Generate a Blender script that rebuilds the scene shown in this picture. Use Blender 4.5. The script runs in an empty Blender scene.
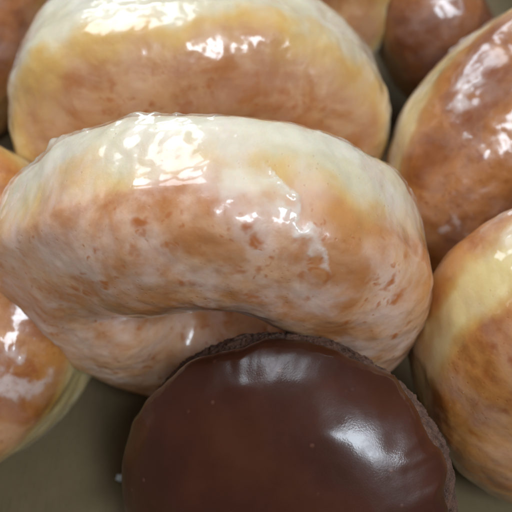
import bpy, math, random
import numpy as np
from mathutils import Vector, Matrix, Quaternion

S = 0.01                       # everything below is written in centimetres
sc = bpy.context.scene
COL = sc.collection
R = math.radians

# ------------------------------------------------------------------ camera
PITCH = 55.0
DIST = 14.7
O = Vector((0, 0, 5.37))       # what the camera looks at
BACK = Vector((0, -math.cos(R(PITCH)), math.sin(R(PITCH))))
UPC = Vector((0, math.sin(R(PITCH)), math.cos(R(PITCH))))
EYE = O + BACK * DIST
F = 45.3 * DIST                # focal length in photograph pixels

def at(px, py, z):
    """world point (cm) at height z along the sight line of a photograph pixel"""
    d = Vector(((px - 256) / F, 0, 0)) + UPC * (-(py - 256) / F) - BACK
    t = (z - EYE.z) / d.z
    return EYE + d * t

cam_d = bpy.data.cameras.new('camera')
cam = bpy.data.objects.new('camera', cam_d)
COL.objects.link(cam)
cam.location = EYE * S
cam.rotation_euler = (R(90 - PITCH), 0, 0)
cam_d.sensor_width = 36
cam_d.lens = 36 * F / 512
cam_d.clip_start = 0.005
cam_d.clip_end = 50
sc.camera = cam
cam_d.dof.use_dof = True
cam_d.dof.focus_distance = 11.7 * S
cam_d.dof.aperture_fstop = 22.0

# ------------------------------------------------------------------ numpy noise
def _hash(ix, iy, iz, seed):
    h = (ix.astype(np.int64) * 374761393 + iy.astype(np.int64) * 668265263
         + iz.astype(np.int64) * 2147483647 + seed * 974634777) & 0xffffffff
    h = ((h ^ (h >> 13)) * 1274126177) & 0xffffffff
    h = ((h ^ (h >> 15)) * 2246822519) & 0xffffffff
    h = h ^ (h >> 16)
    return h
_G = np.array([(1,1,0),(-1,1,0),(1,-1,0),(-1,-1,0),(1,0,1),(-1,0,1),(1,0,-1),(-1,0,-1),
               (0,1,1),(0,-1,1),(0,1,-1),(0,-1,-1),(1,1,0),(0,-1,1),(-1,1,0),(0,-1,-1)], float)
def noise(p, seed=0):
    f = np.floor(p); i = f.astype(np.int64); u = p - f
    w = u * u * u * (u * (u * 6 - 15) + 10)
    r = 0
    for dx in (0, 1):
        wx = w[..., 0] if dx else 1 - w[..., 0]
        for dy in (0, 1):
            wy = w[..., 1] if dy else 1 - w[..., 1]
            for dz in (0, 1):
                wz = w[..., 2] if dz else 1 - w[..., 2]
                g = _G[_hash(i[..., 0] + dx, i[..., 1] + dy, i[..., 2] + dz, seed) & 15]
                d = g[..., 0] * (u[..., 0] - dx) + g[..., 1] * (u[..., 1] - dy) + g[..., 2] * (u[..., 2] - dz)
                r = r + wx * wy * wz * d
    return r
def fbm(p, scale, octv=3, seed=0, gain=0.5):
    a = 1.0; r = 0; q = p * scale
    for k in range(octv):
        r = r + a * noise(q + 17.3 * k, seed + k); a *= gain; q = q * 2.03
    return r
def sst(a, b, x):
    t = np.clip((x - a) / (b - a), 0, 1)
    return t * t * (3 - 2 * t)
def wrap(a):
    return (a + np.pi) % (2 * np.pi) - np.pi
def blob(U, V, u, v, su, sv, rot=0):
    du = wrap(U - R(u)); dv = wrap(V - R(v))
    c, s = math.cos(R(rot)), math.sin(R(rot))
    a = du * c + dv * s; b = -du * s + dv * c
    return np.exp(-(a / R(su)) ** 2 - (b / R(sv)) ** 2)

# ------------------------------------------------------------------ mesh helpers
def link(name, verts, faces, mat, parent=None, attrs=None):
    me = bpy.data.meshes.new(name)
    me.vertices.add(len(verts))
    me.vertices.foreach_set('co', (verts * S).astype(np.float32).ravel())
    n = len(faces)
    me.loops.add(n * 4)
    me.loops.foreach_set('vertex_index', faces.astype(np.int32).ravel())
    me.polygons.add(n)
    me.polygons.foreach_set('loop_start', np.arange(0, n * 4, 4, dtype=np.int32))
    me.polygons.foreach_set('loop_total', np.full(n, 4, dtype=np.int32))
    me.update(calc_edges=True)
    me.polygons.foreach_set('use_smooth', np.ones(n, bool))
    for k, a in (attrs or {}).items():
        at_ = me.attributes.new(k, 'FLOAT', 'POINT')
        at_.data.foreach_set('value', a.astype(np.float32).ravel())
    me.materials.append(mat)
    me.validate()
    o = bpy.data.objects.new(name, me)
    COL.objects.link(o)
    if parent is not None:
        o.parent = parent
    return o

def grid_faces(nu, nv, keep=None, closed_v=True):
    iu = np.arange(nu)[:, None]; iv = np.arange(nv if closed_v else nv - 1)[None, :]
    iu2 = (iu + 1) % nu; iv2 = (iv + 1) % nv
    f = np.stack([iu * nv + iv + 0 * iu, iu2 * nv + iv, iu2 * nv + iv2, iu * nv + iv2], -1).reshape(-1, 4)
    if keep is not None:
        k = keep.ravel()
        f = f[k[f].any(axis=1)]
    return f
def compact(verts, faces, attrs):
    used = np.unique(faces)
    m = np.full(len(verts), -1); m[used] = np.arange(len(used))
    return verts[used], m[faces], {k: a.ravel()[used] for k, a in attrs.items()}

def lean(dirdeg, alpha, ldeg):
    """orientation of a ring whose axis tips alpha degrees off the line of sight towards dirdeg, long way along ldeg"""
    d, a, l = R(dirdeg), R(alpha), R(ldeg)
    w = lambda x, y, z: Vector((x, 0, 0)) + UPC * y + BACK * z
    Z = w(math.sin(a) * math.cos(d), math.sin(a) * math.sin(d), math.cos(a)).normalized()
    X = w(math.cos(l), math.sin(l), 0); X = (X - Z * X.dot(Z)).normalized()
    Y = Z.cross(X)
    return Matrix((X, Y, Z)).transposed().to_quaternion()

def thing(name, label, cat, loc, q, group=None):
    o = bpy.data.objects.new(name, None)
    COL.objects.link(o)
    o.empty_display_size = 0.02
    o['label'] = label; o['category'] = cat
    if group: o['group'] = group
    o.rotation_mode = 'QUATERNION'
    o.rotation_quaternion = q
    o.location = loc * S
    return o

# ------------------------------------------------------------------ materials
class NT:
    def __init__(s, name):
        s.m = bpy.data.materials.new(name); s.m.use_nodes = True
        s.t = s.m.node_tree; s.b = s.t.nodes['Principled BSDF']; s.out = s.t.nodes['Material Output']
        tc = s.t.nodes.new('ShaderNodeTexCoord')
        oi = s.t.nodes.new('ShaderNodeObjectInfo')
        s.co = s.vm('MULTIPLY_ADD', tc.outputs['Object'], (100, 100, 100), None)
        s.oi = oi
        rnd = s.vm('SCALE', (13, 29, 41), None, None, scale=oi.outputs['Random'])
        s.t.links.new(rnd, s.co.node.inputs[2])
    def put(s, sock, v):
        if v is None: return
        if isinstance(v, bpy.types.NodeSocket): s.t.links.new(v, sock)
        else:
            if sock.type == 'RGBA' and len(v) == 3: v = (*v, 1)
            sock.default_value = v
    def vm(s, op, a, b, c=None, scale=None):
        n = s.t.nodes.new('ShaderNodeVectorMath'); n.operation = op
        s.put(n.inputs[0], a)
        if b is not None: s.put(n.inputs[1], b)
        if c is not None: s.put(n.inputs[2], c)
        if scale is not None: s.put(n.inputs['Scale'], scale)
        return n.outputs[0]
    def attr(s, name):
        n = s.t.nodes.new('ShaderNodeAttribute'); n.attribute_name = name
        return n.outputs['Fac']
    def noise(s, scale, detail=3, rough=.5, dist=0, co=None):
        n = s.t.nodes.new('ShaderNodeTexNoise')
        s.put(n.inputs['Vector'], co or s.co); n.inputs['Scale'].default_value = scale
        n.inputs['Detail'].default_value = detail; n.inputs['Roughness'].default_value = rough
        n.inputs['Distortion'].default_value = dist
        return n.outputs['Fac']
    def vor(s, scale, co=None, feature='F1', rnd=1):
        n = s.t.nodes.new('ShaderNodeTexVoronoi'); n.feature = feature
        s.put(n.inputs['Vector'], co or s.co); n.inputs['Scale'].default_value = scale
        n.inputs['Randomness'].default_value = rnd
        return n.outputs['Distance']
    def math(s, op, a, b=0.0, c=None, clamp=False):
        n = s.t.nodes.new('ShaderNodeMath'); n.operation = op; n.use_clamp = clamp
        s.put(n.inputs[0], a); s.put(n.inputs[1], b)
        if c is not None: s.put(n.inputs[2], c)
        return n.outputs[0]
    def ramp(s, v, a, b, lo=0.0, hi=1.0):
        n = s.t.nodes.new('ShaderNodeMapRange'); n.interpolation_type = 'SMOOTHSTEP'
        s.put(n.inputs['Value'], v)
        for k, x in (('From Min', a), ('From Max', b), ('To Min', lo), ('To Max', hi)): s.put(n.inputs[k], x)
        return n.outputs['Result']
    def mix(s, f, a, b, mode='MIX'):
        n = s.t.nodes.new('ShaderNodeMix'); n.data_type = 'RGBA'; n.blend_type = mode
        s.put(n.inputs[0], f); s.put(n.inputs[6], a); s.put(n.inputs[7], b)
        return n.outputs[2]
    def bump(s, h, strength, dist, normal=None):
        n = s.t.nodes.new('ShaderNodeBump')
        n.inputs['Strength'].default_value = strength; n.inputs['Distance'].default_value = dist * S
        s.put(n.inputs['Height'], h)
        if normal is not None: s.put(n.inputs['Normal'], normal)
        return n.outputs['Normal']
    def set(s, **k):
        for a, v in k.items(): s.put(s.b.inputs[a.replace('_', ' ')], v)

def dough_mat(name, tan, brown, gold, pale, milk=.35, dark=.5, icing=.6, icecol=(.87, .79, .63)):
    """fried yeast dough under a thin set glaze; 'eq' is 0 on the pale waist, 1 on the fried faces"""
    m = NT(name)
    eq = m.attr('eq')
    wob = m.math('SUBTRACT', m.noise(.8, 3), .5)
    e = m.math('MULTIPLY_ADD', wob, .55, eq)
    face = m.mix(m.ramp(m.noise(.75, 4, .6, .5), .38, .64), tan, brown)
    c = m.mix(m.ramp(e, .12, .30), pale, gold)
    c = m.mix(m.ramp(e, .24, .46), c, face)
    # darker fried blisters, each with an irregular outline
    warp = m.vm('ADD', m.co, m.vm('SCALE', m.noise_vec(3.2), None, None, scale=.6))
    # milky film of glaze, thin streaks and clouds
    st = m.vm('MULTIPLY', m.co, (1, 1, .55))
    film = m.ramp(m.noise(1.15, 4, .55, .25, co=st), .38, .70)
    bare = m.attr('bare')
    c = m.mix(m.math('MULTIPLY', bare, .55), c, (.62, .30, .09))
    film = m.math('MULTIPLY', film, m.math('MULTIPLY_ADD', bare, -milk, milk))
    c = m.mix(film, c, (.84, .68, .61))
    ice = m.math('MULTIPLY', m.ramp(m.math('MULTIPLY_ADD', wob, .5, m.attr('ice')), .05, .85), icing)
    c = m.mix(ice, c, m.mix(m.ramp(e, .35, .6), icecol, (.89, .76, .70)))
    pore = m.vor(7.0)
    pr = m.math('MULTIPLY', m.ramp(pore, .06, .22, 1, 0), m.ramp(m.noise(1.3, 2), .5, .62))
    c = m.mix(m.math('MULTIPLY', pr, .22), c, (brown[0] * .9, brown[1] * .7, brown[2] * .6))
    sp = m.math('MAXIMUM', m.ramp(m.vor(2.0, warp), .08, .38, 1, 0), m.math('MULTIPLY', m.ramp(m.vor(4.1, warp), .05, .34, 1, 0), .8))
    sp = m.math('MULTIPLY', sp, m.ramp(m.noise(.9, 2), .40, .56))
    sp = m.math('MULTIPLY', sp, m.ramp(e, .4, .62))
    c = m.mix(m.math('MULTIPLY', sp, dark), c, (brown[0] * .95, brown[1] * .72, brown[2] * .5))
    sk = m.ramp(m.vor(4.3, warp), .02, .09, 1, 0)
    sk = m.math('MULTIPLY', sk, m.ramp(m.noise(2.2, 2), .56, .64))
    c = m.mix(m.math('MULTIPLY', sk, .5), c, (.9, .84, .76))
    h = m.math('MULTIPLY_ADD', m.noise(2.4, 4, .55), 1.0, m.math('MULTIPLY', pr, -.35))
    h = m.math('MULTIPLY_ADD', m.noise(11, 3, .6), .22, h)
    h = m.math('MULTIPLY_ADD', sk, .12, h)
    nb = m.bump(h, .28, .09)
    hc = m.math('MULTIPLY_ADD', m.noise(1.5, 2, .45), 1.0, m.math('MULTIPLY', m.noise(9, 3, .6), .05))
    nc = m.bump(hc, .45, .10)
    m.set(Base_Color=c, Roughness=.42, Normal=nb, Coat_Normal=nc, Coat_IOR=1.45,
          Coat_Weight=m.ramp(m.noise(.9, 3), .35, .6, .15, .5),
          Coat_Roughness=m.ramp(m.noise(3.2, 3), .35, .7, .10, .34),
          Subsurface_Weight=.45, Subsurface_Scale=.006, Subsurface_Radius=(1.0, .42, .16), Specular_IOR_Level=.4)
    m.b.subsurface_method = 'RANDOM_WALK'
    return m.m
def noise_vec(s, scale):
    n = s.t.nodes.new('ShaderNodeTexNoise'); s.put(n.inputs['Vector'], s.co)
    n.inputs['Scale'].default_value = scale; n.inputs['Detail'].default_value = 2
    return s.vm('SUBTRACT', n.outputs['Color'], (.5, .5, .5))
NT.noise_vec = noise_vec

def glaze_mat(name, col=(.90, .82, .66), dens=.40):
    """set sugar glaze: clear where thin, milky where it pooled; 't' is its depth in mm"""
    m = NT(name)
    t = m.attr('t')
    a = m.ramp(m.math('MULTIPLY_ADD', m.math('SUBTRACT', m.noise(3.2, 4, .6), .5), .35, t), .05, 1.2, 0.0, dens)
    cr = m.ramp(m.noise(6, 4, .65), .58, .72)
    c = m.mix(m.math('MULTIPLY', cr, .5), col, (.9, .88, .84))
    h = m.math('MULTIPLY_ADD', m.noise(1.6, 3, .5), 1, m.math('MULTIPLY', m.noise(11, 3, .6), .05))
    nb = m.bump(h, .28, .09)
    m.set(Base_Color=c, Alpha=a, Roughness=m.ramp(m.noise(2.6, 3), .35, .7, .12, .34), Normal=nb,
          Specular_IOR_Level=.55,
          Coat_Weight=.5, Coat_Roughness=.1, Coat_Normal=nb)
    # a clear film still mirrors light, so the gloss stays where the milk thins out
    gl = m.t.nodes.new('ShaderNodeBsdfGlossy'); gl.inputs['Roughness'].default_value = .115
    gl.inputs['Color'].default_value = (1, 1, 1, 1); m.t.links.new(nb, gl.inputs['Normal'])
    fr = m.t.nodes.new('ShaderNodeFresnel'); fr.inputs['IOR'].default_value = 1.42; m.t.links.new(nb, fr.inputs['Normal'])
    mx = m.t.nodes.new('ShaderNodeMixShader')
    ge = m.t.nodes.new('ShaderNodeNewGeometry')
    front = m.math('SUBTRACT', 1.0, ge.outputs['Backfacing'])
    m.put(mx.inputs[0], m.math('MULTIPLY', m.math('MULTIPLY', fr.outputs[0], .8), front))
    m.t.links.new(m.b.outputs[0], mx.inputs[1]); m.t.links.new(gl.outputs[0], mx.inputs[2])
    m.t.links.new(mx.outputs[0], m.out.inputs['Surface'])
    return m.m

PALE = (.70, .59, .39); GOLD = (.70, .45, .17)
M_front = dough_mat('glazed_dough_front', (.70, .38, .20), (.52, .20, .06), GOLD, PALE, .50, .95, .6)
M_back = dough_mat('glazed_dough_back', (.66, .37, .165), (.52, .21, .065), (.70, .42, .12), PALE, .16, .8)
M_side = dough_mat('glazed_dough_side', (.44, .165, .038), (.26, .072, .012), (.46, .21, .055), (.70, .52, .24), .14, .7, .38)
M_orange = dough_mat('glazed_dough_orange', (.54, .225, .055), (.37, .11, .02), (.58, .32, .08), (.70, .52, .22), .18, .7, .38)
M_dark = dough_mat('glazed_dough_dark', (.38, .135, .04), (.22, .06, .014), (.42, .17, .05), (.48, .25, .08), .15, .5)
M_glaze = glaze_mat('sugar_glaze')
M_glazew = glaze_mat('sugar_glaze_white', (.90, .82, .76), .35)

# ------------------------------------------------------------------ glazed ring doughnut
def ring(name, label, loc, q, mat, seed, Rm=3.1, a=2.05, b=2.15, asp=.70, wv=-.16, wsig=.44, gl=0.0, bend=0.0, eqk=1.0, nu=520, nv=300,
         shape=None, glaze=None, glaze_m=None, bare=None, rim=None, inner=.8, crv=-.55, eqs=0.0, lump=.10, edge=.75, group='glazed ring doughnuts in the box'):
    """Rm: radius of the tube's centre line; a: half width across the ring; b: half thickness.
       U runs round the ring, V round the tube (0 = outer waist, 90 = the face towards +Z, 180 = hole)."""
    t0 = thing(name, label, 'doughnut', loc, q, group)
    U, V = np.meshgrid(np.linspace(0, 2 * np.pi, nu, endpoint=False), np.linspace(-np.pi, np.pi, nv, endpoint=False), indexing='ij')
    rs = np.random.RandomState(seed)
    ph = rs.rand(6) * 6.28
    da = 1 + .035 * np.sin(2 * U + ph[0]) + .025 * np.sin(3 * U + ph[1])
    db = 1 + .05 * np.sin(2 * U + ph[2]) + .03 * np.sin(5 * U + ph[3])
    dR = 1 + .02 * np.sin(2 * U + ph[4]) + .012 * np.sin(3 * U + ph[5])
    if shape is not None:
        sa, sb, sR = shape(U, V); da = da * sa; db = db * sb; dR = dR * sR
    # the tube follows its true centre line, and its inner side never crosses the centre of a tight bend
    ccx, ccy = Rm * dR[:, 0] * np.cos(U[:, 0]), Rm * dR[:, 0] * asp * np.sin(U[:, 0])
    h_ = 2 * np.pi / nu
    d1 = lambda f: (np.roll(f, -1) - np.roll(f, 1)) / (2 * h_)
    tx, ty = d1(ccx), d1(ccy); sp_ = np.hypot(tx, ty)
    curv = (tx * d1(ty) - ty * d1(tx)) / sp_ ** 3
    lim = np.where(curv > .05, .86 / np.maximum(curv, .05), 20)
    inw = a * inner * da[:, nv // 2]
    inw = (inw ** -6 + lim ** -6) ** (-1 / 6)
    ker = np.exp(-(np.arange(-nu // 2, nu // 2) * h_ / .10) ** 2); ker /= ker.sum()
    inw = np.real(np.fft.ifft(np.fft.fft(inw) * np.fft.fft(np.fft.ifftshift(ker))))
    nx_, ny_ = (ty / sp_)[:, None], (-tx / sp_)[:, None]
    inw = inw[:, None]
    def pos(off):
        cv, sv = np.cos(V), np.sin(V)
        ex = .88
        px = np.sign(cv) * np.abs(cv) ** ex; pz = np.sign(sv) * np.abs(sv) ** ex
        pinch = 1 - .05 * np.exp(-(V / .30) ** 2) + .015 * np.exp(-((np.abs(V) - .62) / .18) ** 2) + .016 * np.exp(-((V - .30 - .05 * np.sin(3 * U + ph[5])) / .075) ** 2) * (.6 + .4 * np.sin(5 * U + ph[1]))
        cu, su = nx_, ny_
        tube = np.where(px < 0, inw * px, a * da * px) * pinch
        base = np.stack([Rm * dR * np.cos(U) + tube * cu, Rm * dR * asp * np.sin(U) + tube * su, b * db * pz - bend * sst(.2, -1.1, np.sin(U))], -1)
        nn = np.stack([cu * cv, su * cv, sv + 0 * cu], -1)
        o_ = (lump * fbm(base, .45, 2, seed) + .04 * fbm(base, 1.3, 3, seed + 9) + .003 * fbm(base, 6, 3, seed + 21))
        return base, base + nn * (o_ + off)[..., None]
    base, P = pos(0)
    wav = .10 * fbm(base, .7, 2, seed + 31)
    eq = np.clip(np.abs(wrap(V + wav - eqs)) / (np.pi / 2), 0, 2)
    eq = np.where(eq > 1, 1.0, np.minimum(eq * eqk, 1))
    # glaze: pooled over the waist and in patches on the faces, its depth in mm
    n1 = fbm(base, .8, 4, seed + 40, .55); n2 = fbm(base, 2.6, 4, seed + 50, .6); n3 = fbm(base, 7, 3, seed + 60)
    waist = np.exp(-((V - wv - eqs) / wsig) ** 2)
    fld = -.45 + gl + 1.15 * waist + .55 * n1 + .12 * n2
    if glaze is not None: fld = fld + glaze(U, V, n1, n2)
    t = .06 + .75 * sst(-.1, 1.1, fld) + .04 * n3 * sst(0, .2, fld)
    # crumbly crest where the glaze set against the rack behind the waist
    cr = np.exp(-((V - crv + .12 * fbm(base, 1.1, 2, seed + 71)) / .075) ** 2) * sst(-.35, .2, fbm(base, 1.3, 3, seed + 70)) * edge
    t = t + cr * (.45 + .4 * n3 + 1.0 * fbm(base, 3.2, 2, seed + 77))
    t = np.maximum(t, .05)
    ice = np.clip(sst(.1, .95, fld) + .6 * cr, 0, 1)
    if rim is not None:
        rr = rim(U, V, n1, n2); t = t + 1.0 * rr; ice = np.clip(ice + .9 * rr, 0, 1)
    link('dough', P.reshape(-1, 3), grid_faces(nu, nv), mat, t0, {'eq': eq, 'ice': ice, 'bare': bare(U, V) if bare is not None else 0 * eq})
    # feather the border down under the dough
    T = t * .1 * .9
    G = pos(T)[1]
    keep = (t > -.05)
    f = grid_faces(nu, nv, keep)
    v, f, at_ = compact(G.reshape(-1, 3), f, {'t': np.clip(t, 0, 2)})
    link('glaze', v, f, glaze_m or M_glaze, t0, at_)
    return t0

# centre, leaning on the one behind
def torn_line(u, v, n1, n2):
    return 77 - (v - 4) * .27 + 1.0 * n2 + 8 * n1
def g_front(U, V, n1, n2):
    # a ledge of thicker icing that ends in a torn edge running down the face
    u, v = np.degrees(wrap(U)), np.degrees(wrap(V))
    return .85 * sst(-.5, 1.2, u - torn_line(u, v, n1, n2)) * sst(125, 78, u) * sst(64, 26, v + 10 * n1) * sst(-14, 8, v)
def rim_front(U, V, n1, n2):
    u, v = np.degrees(wrap(U)), np.degrees(wrap(V))
    return np.exp(-((u - torn_line(u, v, n1, n2) - .9) / .95) ** 2) * sst(-2, 8, v) * sst(62, 44, v) * (.75 + .3 * n2)
def bare_front(U, V):
    return np.clip(1.2 * blob(U, V, 62, 20, 10, 13), 0, 1)
def g_milk_glint(U, V, n1, n2):  # milky glaze patches, doubling as painted highlight streaks on the right-hand ring
    return (.22 + .95 * n1 + .35 * n2) * sst(.3, .9, V)
def shoulder(U, V):
    return 1 + 0 * U, 1 + 0 * U, 1 + .11 * np.exp(-((wrap(U - R(140))) / .35) ** 2)
def front_shape(U, V):
    k = 1 + .12 * np.exp(-((wrap(U + R(90))) / .8) ** 2)
    return k * (1 - .30 * np.exp(-((wrap(U - R(164))) / .42) ** 2) * sst(.15, 1.0, V)), k * (1 - .26 * np.exp(-((wrap(U - R(160))) / .6) ** 2) * sst(0, .7, V)), 1 + .06 * np.exp(-((wrap(U - R(165))) / .4) ** 2) - .06 * np.exp(-((wrap(U - R(205))) / .5) ** 2)
ring('glazed_doughnut', 'large pale glazed ring doughnut in the middle, standing right behind the chocolate one',
     at(219, 280, 4.75), lean(-92, 61, -9), M_front, 3, glaze=g_front, bare=bare_front, rim=rim_front, shape=front_shape,
     Rm=2.92, asp=.9, a=1.92, b=1.90, wsig=.40, eqk=1.05, inner=.85, eqs=-.36, crv=-.50)
ring('glazed_doughnut', 'golden glazed ring doughnut standing behind the middle one, wide cream waist on top',
     at(205, 124, 4.1), lean(-82, 48, -6), M_back, 11, wsig=.56, eqk=.66, shape=shoulder,
     bare=lambda U, V: np.clip(1.3 * blob(U, V, 82, -30, 9, 9), 0, 1))
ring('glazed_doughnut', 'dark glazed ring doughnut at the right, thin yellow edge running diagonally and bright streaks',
     at(566, 150, 4.1), lean(-52, 9, 36), M_side, 23, nu=420, nv=240, wsig=.26, gl=-.1, glaze=g_milk_glint, glaze_m=M_glazew, edge=.9, eqk=1.5, crv=-.02)
ring('glazed_doughnut', 'glazed ring doughnut at the lower right beside the chocolate one, yellow shoulder over brown side',
     at(636, 350, 4.1), lean(-78, 39, 0), M_orange, 35, nu=420, nv=240, wsig=.26, gl=-.42, eqk=2.0)
ring('glazed_doughnut', 'orange glazed ring doughnut at the lower left with pale underside on the cardboard',
     at(-68, 305, 3.2), lean(140, 6, 62), M_orange, 47, nu=420, nv=240, Rm=2.32, asp=.94, wsig=.25, glaze=g_milk_glint, glaze_m=M_glazew, eqk=1.3)
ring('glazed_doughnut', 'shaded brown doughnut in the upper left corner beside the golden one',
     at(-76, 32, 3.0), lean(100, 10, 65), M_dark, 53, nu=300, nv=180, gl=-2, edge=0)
ring('glazed_doughnut', 'small view of a tan doughnut at the top edge behind the golden one',
     at(252, -14, 4.4), lean(-82, 40, -6), M_back, 61, nu=300, nv=180, asp=.8, gl=-.1, eqk=.42)
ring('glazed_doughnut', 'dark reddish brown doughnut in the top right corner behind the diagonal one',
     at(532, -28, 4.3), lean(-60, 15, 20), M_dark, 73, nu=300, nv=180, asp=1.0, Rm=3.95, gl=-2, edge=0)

# ------------------------------------------------------------------ chocolate doughnut
def cake_mat():
    m = NT('chocolate_cake')
    c = m.mix(m.ramp(m.noise(5, 5, .7), .35, .7), (.055, .020, .010), (.18, .078, .044))
    c = m.mix(m.math('MULTIPLY', m.ramp(m.noise(18, 3, .7), .55, .75), .5), c, (.22, .12, .08))
    h = m.math('MULTIPLY_ADD', m.noise(9, 5, .75), 1, m.math('MULTIPLY', m.noise(32, 3, .7), .4))
    m.set(Base_Color=c, Roughness=.85, Normal=m.bump(h, 1, .08), Specular_IOR_Level=.25,
          Sheen_Weight=.25, Sheen_Roughness=.4)
    m.put(m.b.inputs['Sheen Tint'], (.8, .55, .42))
    return m.m
def frosting_mat():
    m = NT('chocolate_frosting')
    c = m.mix(m.ramp(m.noise(.6, 3), .35, .7), (.047, .0118, .0047), (.072, .0190, .0075))
    sp = m.math('MULTIPLY', m.ramp(m.vor(2.6), .03, .16, 1, 0), m.ramp(m.noise(1.1, 2), .50, .6))
    c = m.mix(m.math('MULTIPLY', sp, .5), c, (.20, .08, .05))
    h = m.math('MULTIPLY_ADD', m.noise(1.2, 2), 1, m.math('MULTIPLY', m.noise(26, 3, .7), .05))
    h = m.math('MULTIPLY_ADD', sp, .12, h)
    nb = m.bump(h, .45, .08)
    hc = m.math('MULTIPLY_ADD', m.noise(1.0, 2), 1, m.math('MULTIPLY', m.noise(30, 2, .6), .07))
    m.set(Base_Color=c, Roughness=.38, Normal=nb, Coat_Weight=.55, Coat_Roughness=m.ramp(m.noise(1.6, 4, .65), .35, .7, .10, .28),
          Coat_Normal=m.bump(hc, .22, .08), Subsurface_Weight=.12, Subsurface_Scale=.003, Subsurface_Radius=(1, .4, .25), Specular_IOR_Level=.2)
    return m.m
M_cake = cake_mat(); M_frost = frosting_mat()

def choc(loc, q):
    t0 = thing('chocolate_doughnut', 'chocolate cake doughnut with glossy dark chocolate frosting, in front of the middle glazed one',
               'doughnut', loc, q)
    nu, nv, seed = 900, 420, 5
    Rr, bt, bb = 3.22, 1.55, 1.35
    U, V = np.meshgrid(np.linspace(0, 2 * np.pi, nu, endpoint=False), np.linspace(0.004, np.pi - .004, nv), indexing='ij')
    cv, sv = np.cos(V), np.sin(V)
    def pos(off):
        ex = .84
        r = Rr * (1 + .02 * np.sin(2 * U + 1) + .012 * np.sin(3 * U + 2.1)) * sv ** ex
        z = np.where(cv > 0, bt, bb) * np.sign(cv) * np.abs(cv) ** .95
        base = np.stack([r * np.cos(U), r * np.sin(U) * (1 + .38 * sst(-.1, -1, np.sin(U)) * sst(.2, 1, sv)), z], -1)
        nn = np.stack([np.cos(U) * sv, np.sin(U) * sv, cv], -1)
        return base, base + nn * off[..., None]
    base, _ = pos(np.zeros_like(U))
    low = .05 * fbm(base, .5, 2, seed)
    rough =   .05 * fbm(base, 2.0, 4, seed + 1, .65) + .03 * fbm(base, 12, 3, seed + 2, .7)
    # body without the pole pinch
    rough = rough * sst(.05, .4, sv)
    B = pos(low + rough)[1]
    f = grid_faces(nu, nv, None, False)
    link('cake', B.reshape(-1, 3), f, M_cake, t0)
    # frosting: from the pole out to an uneven border near the shoulder
    ang = np.stack([np.cos(U) * 2.2, np.sin(U) * 2.2, np.zeros_like(U)], -1)
    border = 1.43 - .13 * np.exp(-((wrap(U - R(120))) / .6) ** 2) - .31 * np.exp(-((wrap(U + R(5))) / .8) ** 2) + .10 * fbm(ang, .9, 3, seed + 4) + .05 * fbm(ang, 3.2, 2, seed + 5)
    border = border +   .17 * blob(U, 0 * V, 50, 0, 5, 99) + .12 * blob(U, 0 * V, 22, 0, 6, 99)
    s = (border - V)
    th = .20 * np.sqrt(np.clip(s / .22, 0, 1)) * (1 - .25 * sst(.1, .5, s)) - .10 * (s < 0)
    bumps = 0
    for (u, v, su, h) in ((120, .80, .10, .035), (105, .78, .08, .03), (150, .9, .09, .03), (60, .6, .08, .02)):
        d2 = (wrap(U - R(u)) * np.sin(V)) ** 2 + (V - v) ** 2
        bumps = bumps + h * np.exp(-d2 / su ** 2)
    ruck = .045 * fbm(ang, 2.6, 3, seed + 8) * np.exp(-((s - .16) / .14) ** 2) * (.35 + .65 * sst(70, 30, np.degrees(np.abs(wrap(U - R(15))))))
    wv = .03 * fbm(base, .9, 2, seed + 6)
    FR = pos(low + th + bumps + ruck + wv)[1]
    f = grid_faces(nu, nv, s > -.012, False)
    v, f, _ = compact(FR.reshape(-1, 3), f, {})
    link('frosting', v, f, M_frost, t0)
    return t0
choc(at(284, 488, 3.8), lean(-155, 17, 0))

# ------------------------------------------------------------------ sugar crumb on the cardboard
def crumb(loc, r, seed):
    nu, nv = 40, 24
    U, V = np.meshgrid(np.linspace(0, 2 * np.pi, nu, endpoint=False), np.linspace(0.02, np.pi - .02, nv), indexing='ij')
    d = np.stack([np.cos(U) * np.sin(V), np.sin(U) * np.sin(V), np.cos(V)], -1)
    P = d * (r * (1 + .7 * fbm(d, 1.6, 3, seed)))[..., None] * np.array([1, .8, 1.2])
    m = NT('sugar'); m.set(Base_Color=(.82, .84, .88), Roughness=.35, Subsurface_Weight=.3, Subsurface_Scale=.002)
    o = link('sugar_crumb', P.reshape(-1, 3), grid_faces(nu, nv, None, False), m.m)
    o.location = loc * S
    o['label'] = 'tiny white sugar crumb on the cardboard left of the chocolate doughnut'; o['category'] = 'crumb'
crumb(at(121, 478, .10), .10, 4)

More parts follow.
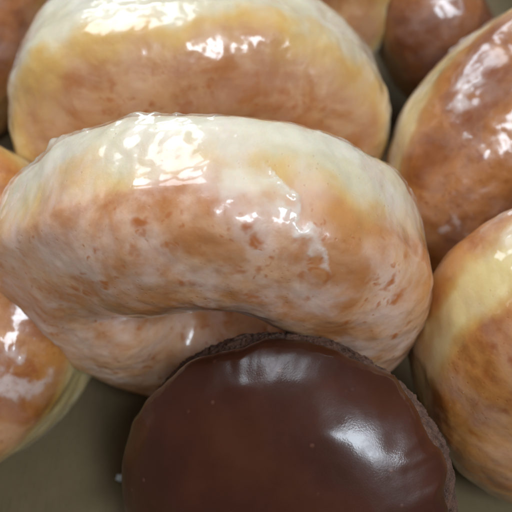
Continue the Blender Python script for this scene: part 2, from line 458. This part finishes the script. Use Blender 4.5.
# ------------------------------------------------------------------ cardboard box bottom
def card_mat():
    m = NT('cardboard')
    st = m.vm('MULTIPLY', m.co, (1, .12, 1))
    c = m.mix(m.noise(.5, 4, .6), (.130, .090, .043), (.185, .132, .066))
    c = m.mix(m.math('MULTIPLY', m.ramp(m.noise(16, 4, .7), .45, .7), .35), c, (.19, .16, .10))
    c = m.mix(m.math('MULTIPLY', m.ramp(m.noise(9, 3, .6, co=st), .5, .7), .25), c, (.08, .06, .035))
    g = m.math('MULTIPLY', m.ramp(m.noise(.35, 3), .55, .7), .35)
    c = m.mix(g, c, (.095, .07, .035))
    h = m.math('MULTIPLY_ADD', m.noise(20, 4, .7), .5, m.noise(3, 3))
    m.set(Base_Color=c, Roughness=.75, Normal=m.bump(h, .35, .04), Specular_IOR_Level=.2)
    return m.m
def sheet():
    n = 240
    X, Y = np.meshgrid(np.linspace(-22, 22, n), np.linspace(-16, 34, n), indexing='ij')
    P = np.stack([X, Y, np.zeros_like(X)], -1)
    P[..., 2] = .05 * fbm(P, .12, 2, 2) - .03
    i = np.arange(n - 1)[:, None]; j = np.arange(n - 1)[None, :]
    f = np.stack([i * n + j, (i + 1) * n + j, (i + 1) * n + j + 1, i * n + j + 1], -1).reshape(-1, 4)
    o = link('box_floor', P.reshape(-1, 3), f, card_mat())
    o['kind'] = 'structure'
sheet()

# ------------------------------------------------------------------ light: windows of a kitchen on a grey day
def area(name, loc, target, sx, sy, power, col):
    l = bpy.data.lights.new(name, 'AREA'); l.shape = 'RECTANGLE'; l.size = sx * S; l.size_y = sy * S
    l.energy = power; l.color = col
    o = bpy.data.objects.new(name, l); COL.objects.link(o)
    o.location = Vector(loc) * S
    o.rotation_euler = (Vector(target) - Vector(loc)).to_track_quat('-Z', 'Y').to_euler()
    return o
area('window_light', (-20, 50, 40), (0, 0, 3), 26, 12, .9, (.76, .88, 1.0))
area('overhead_window_light', (-18, 24, 56), (0, 0, 3), 32, 24, 1.85, (.80, .90, 1.0))
area('side_window_light', (21, -33, 60), (0, -2, 3), 14, 26, 2.5, (.78, .89, 1.0))
w = bpy.data.worlds.new('World'); sc.world = w; w.use_nodes = True
bg = w.node_tree.nodes['Background']; bg.inputs[0].default_value = (.75, .76, .79, 1); bg.inputs[1].default_value = .115
sc.view_settings.view_transform = 'Standard'; sc.view_settings.look = 'None'
sc.cycles.max_bounces = 6; sc.cycles.diffuse_bounces = 3; sc.cycles.glossy_bounces = 3
sc.view_settings.gamma = 1; sc.view_settings.exposure = 0.36
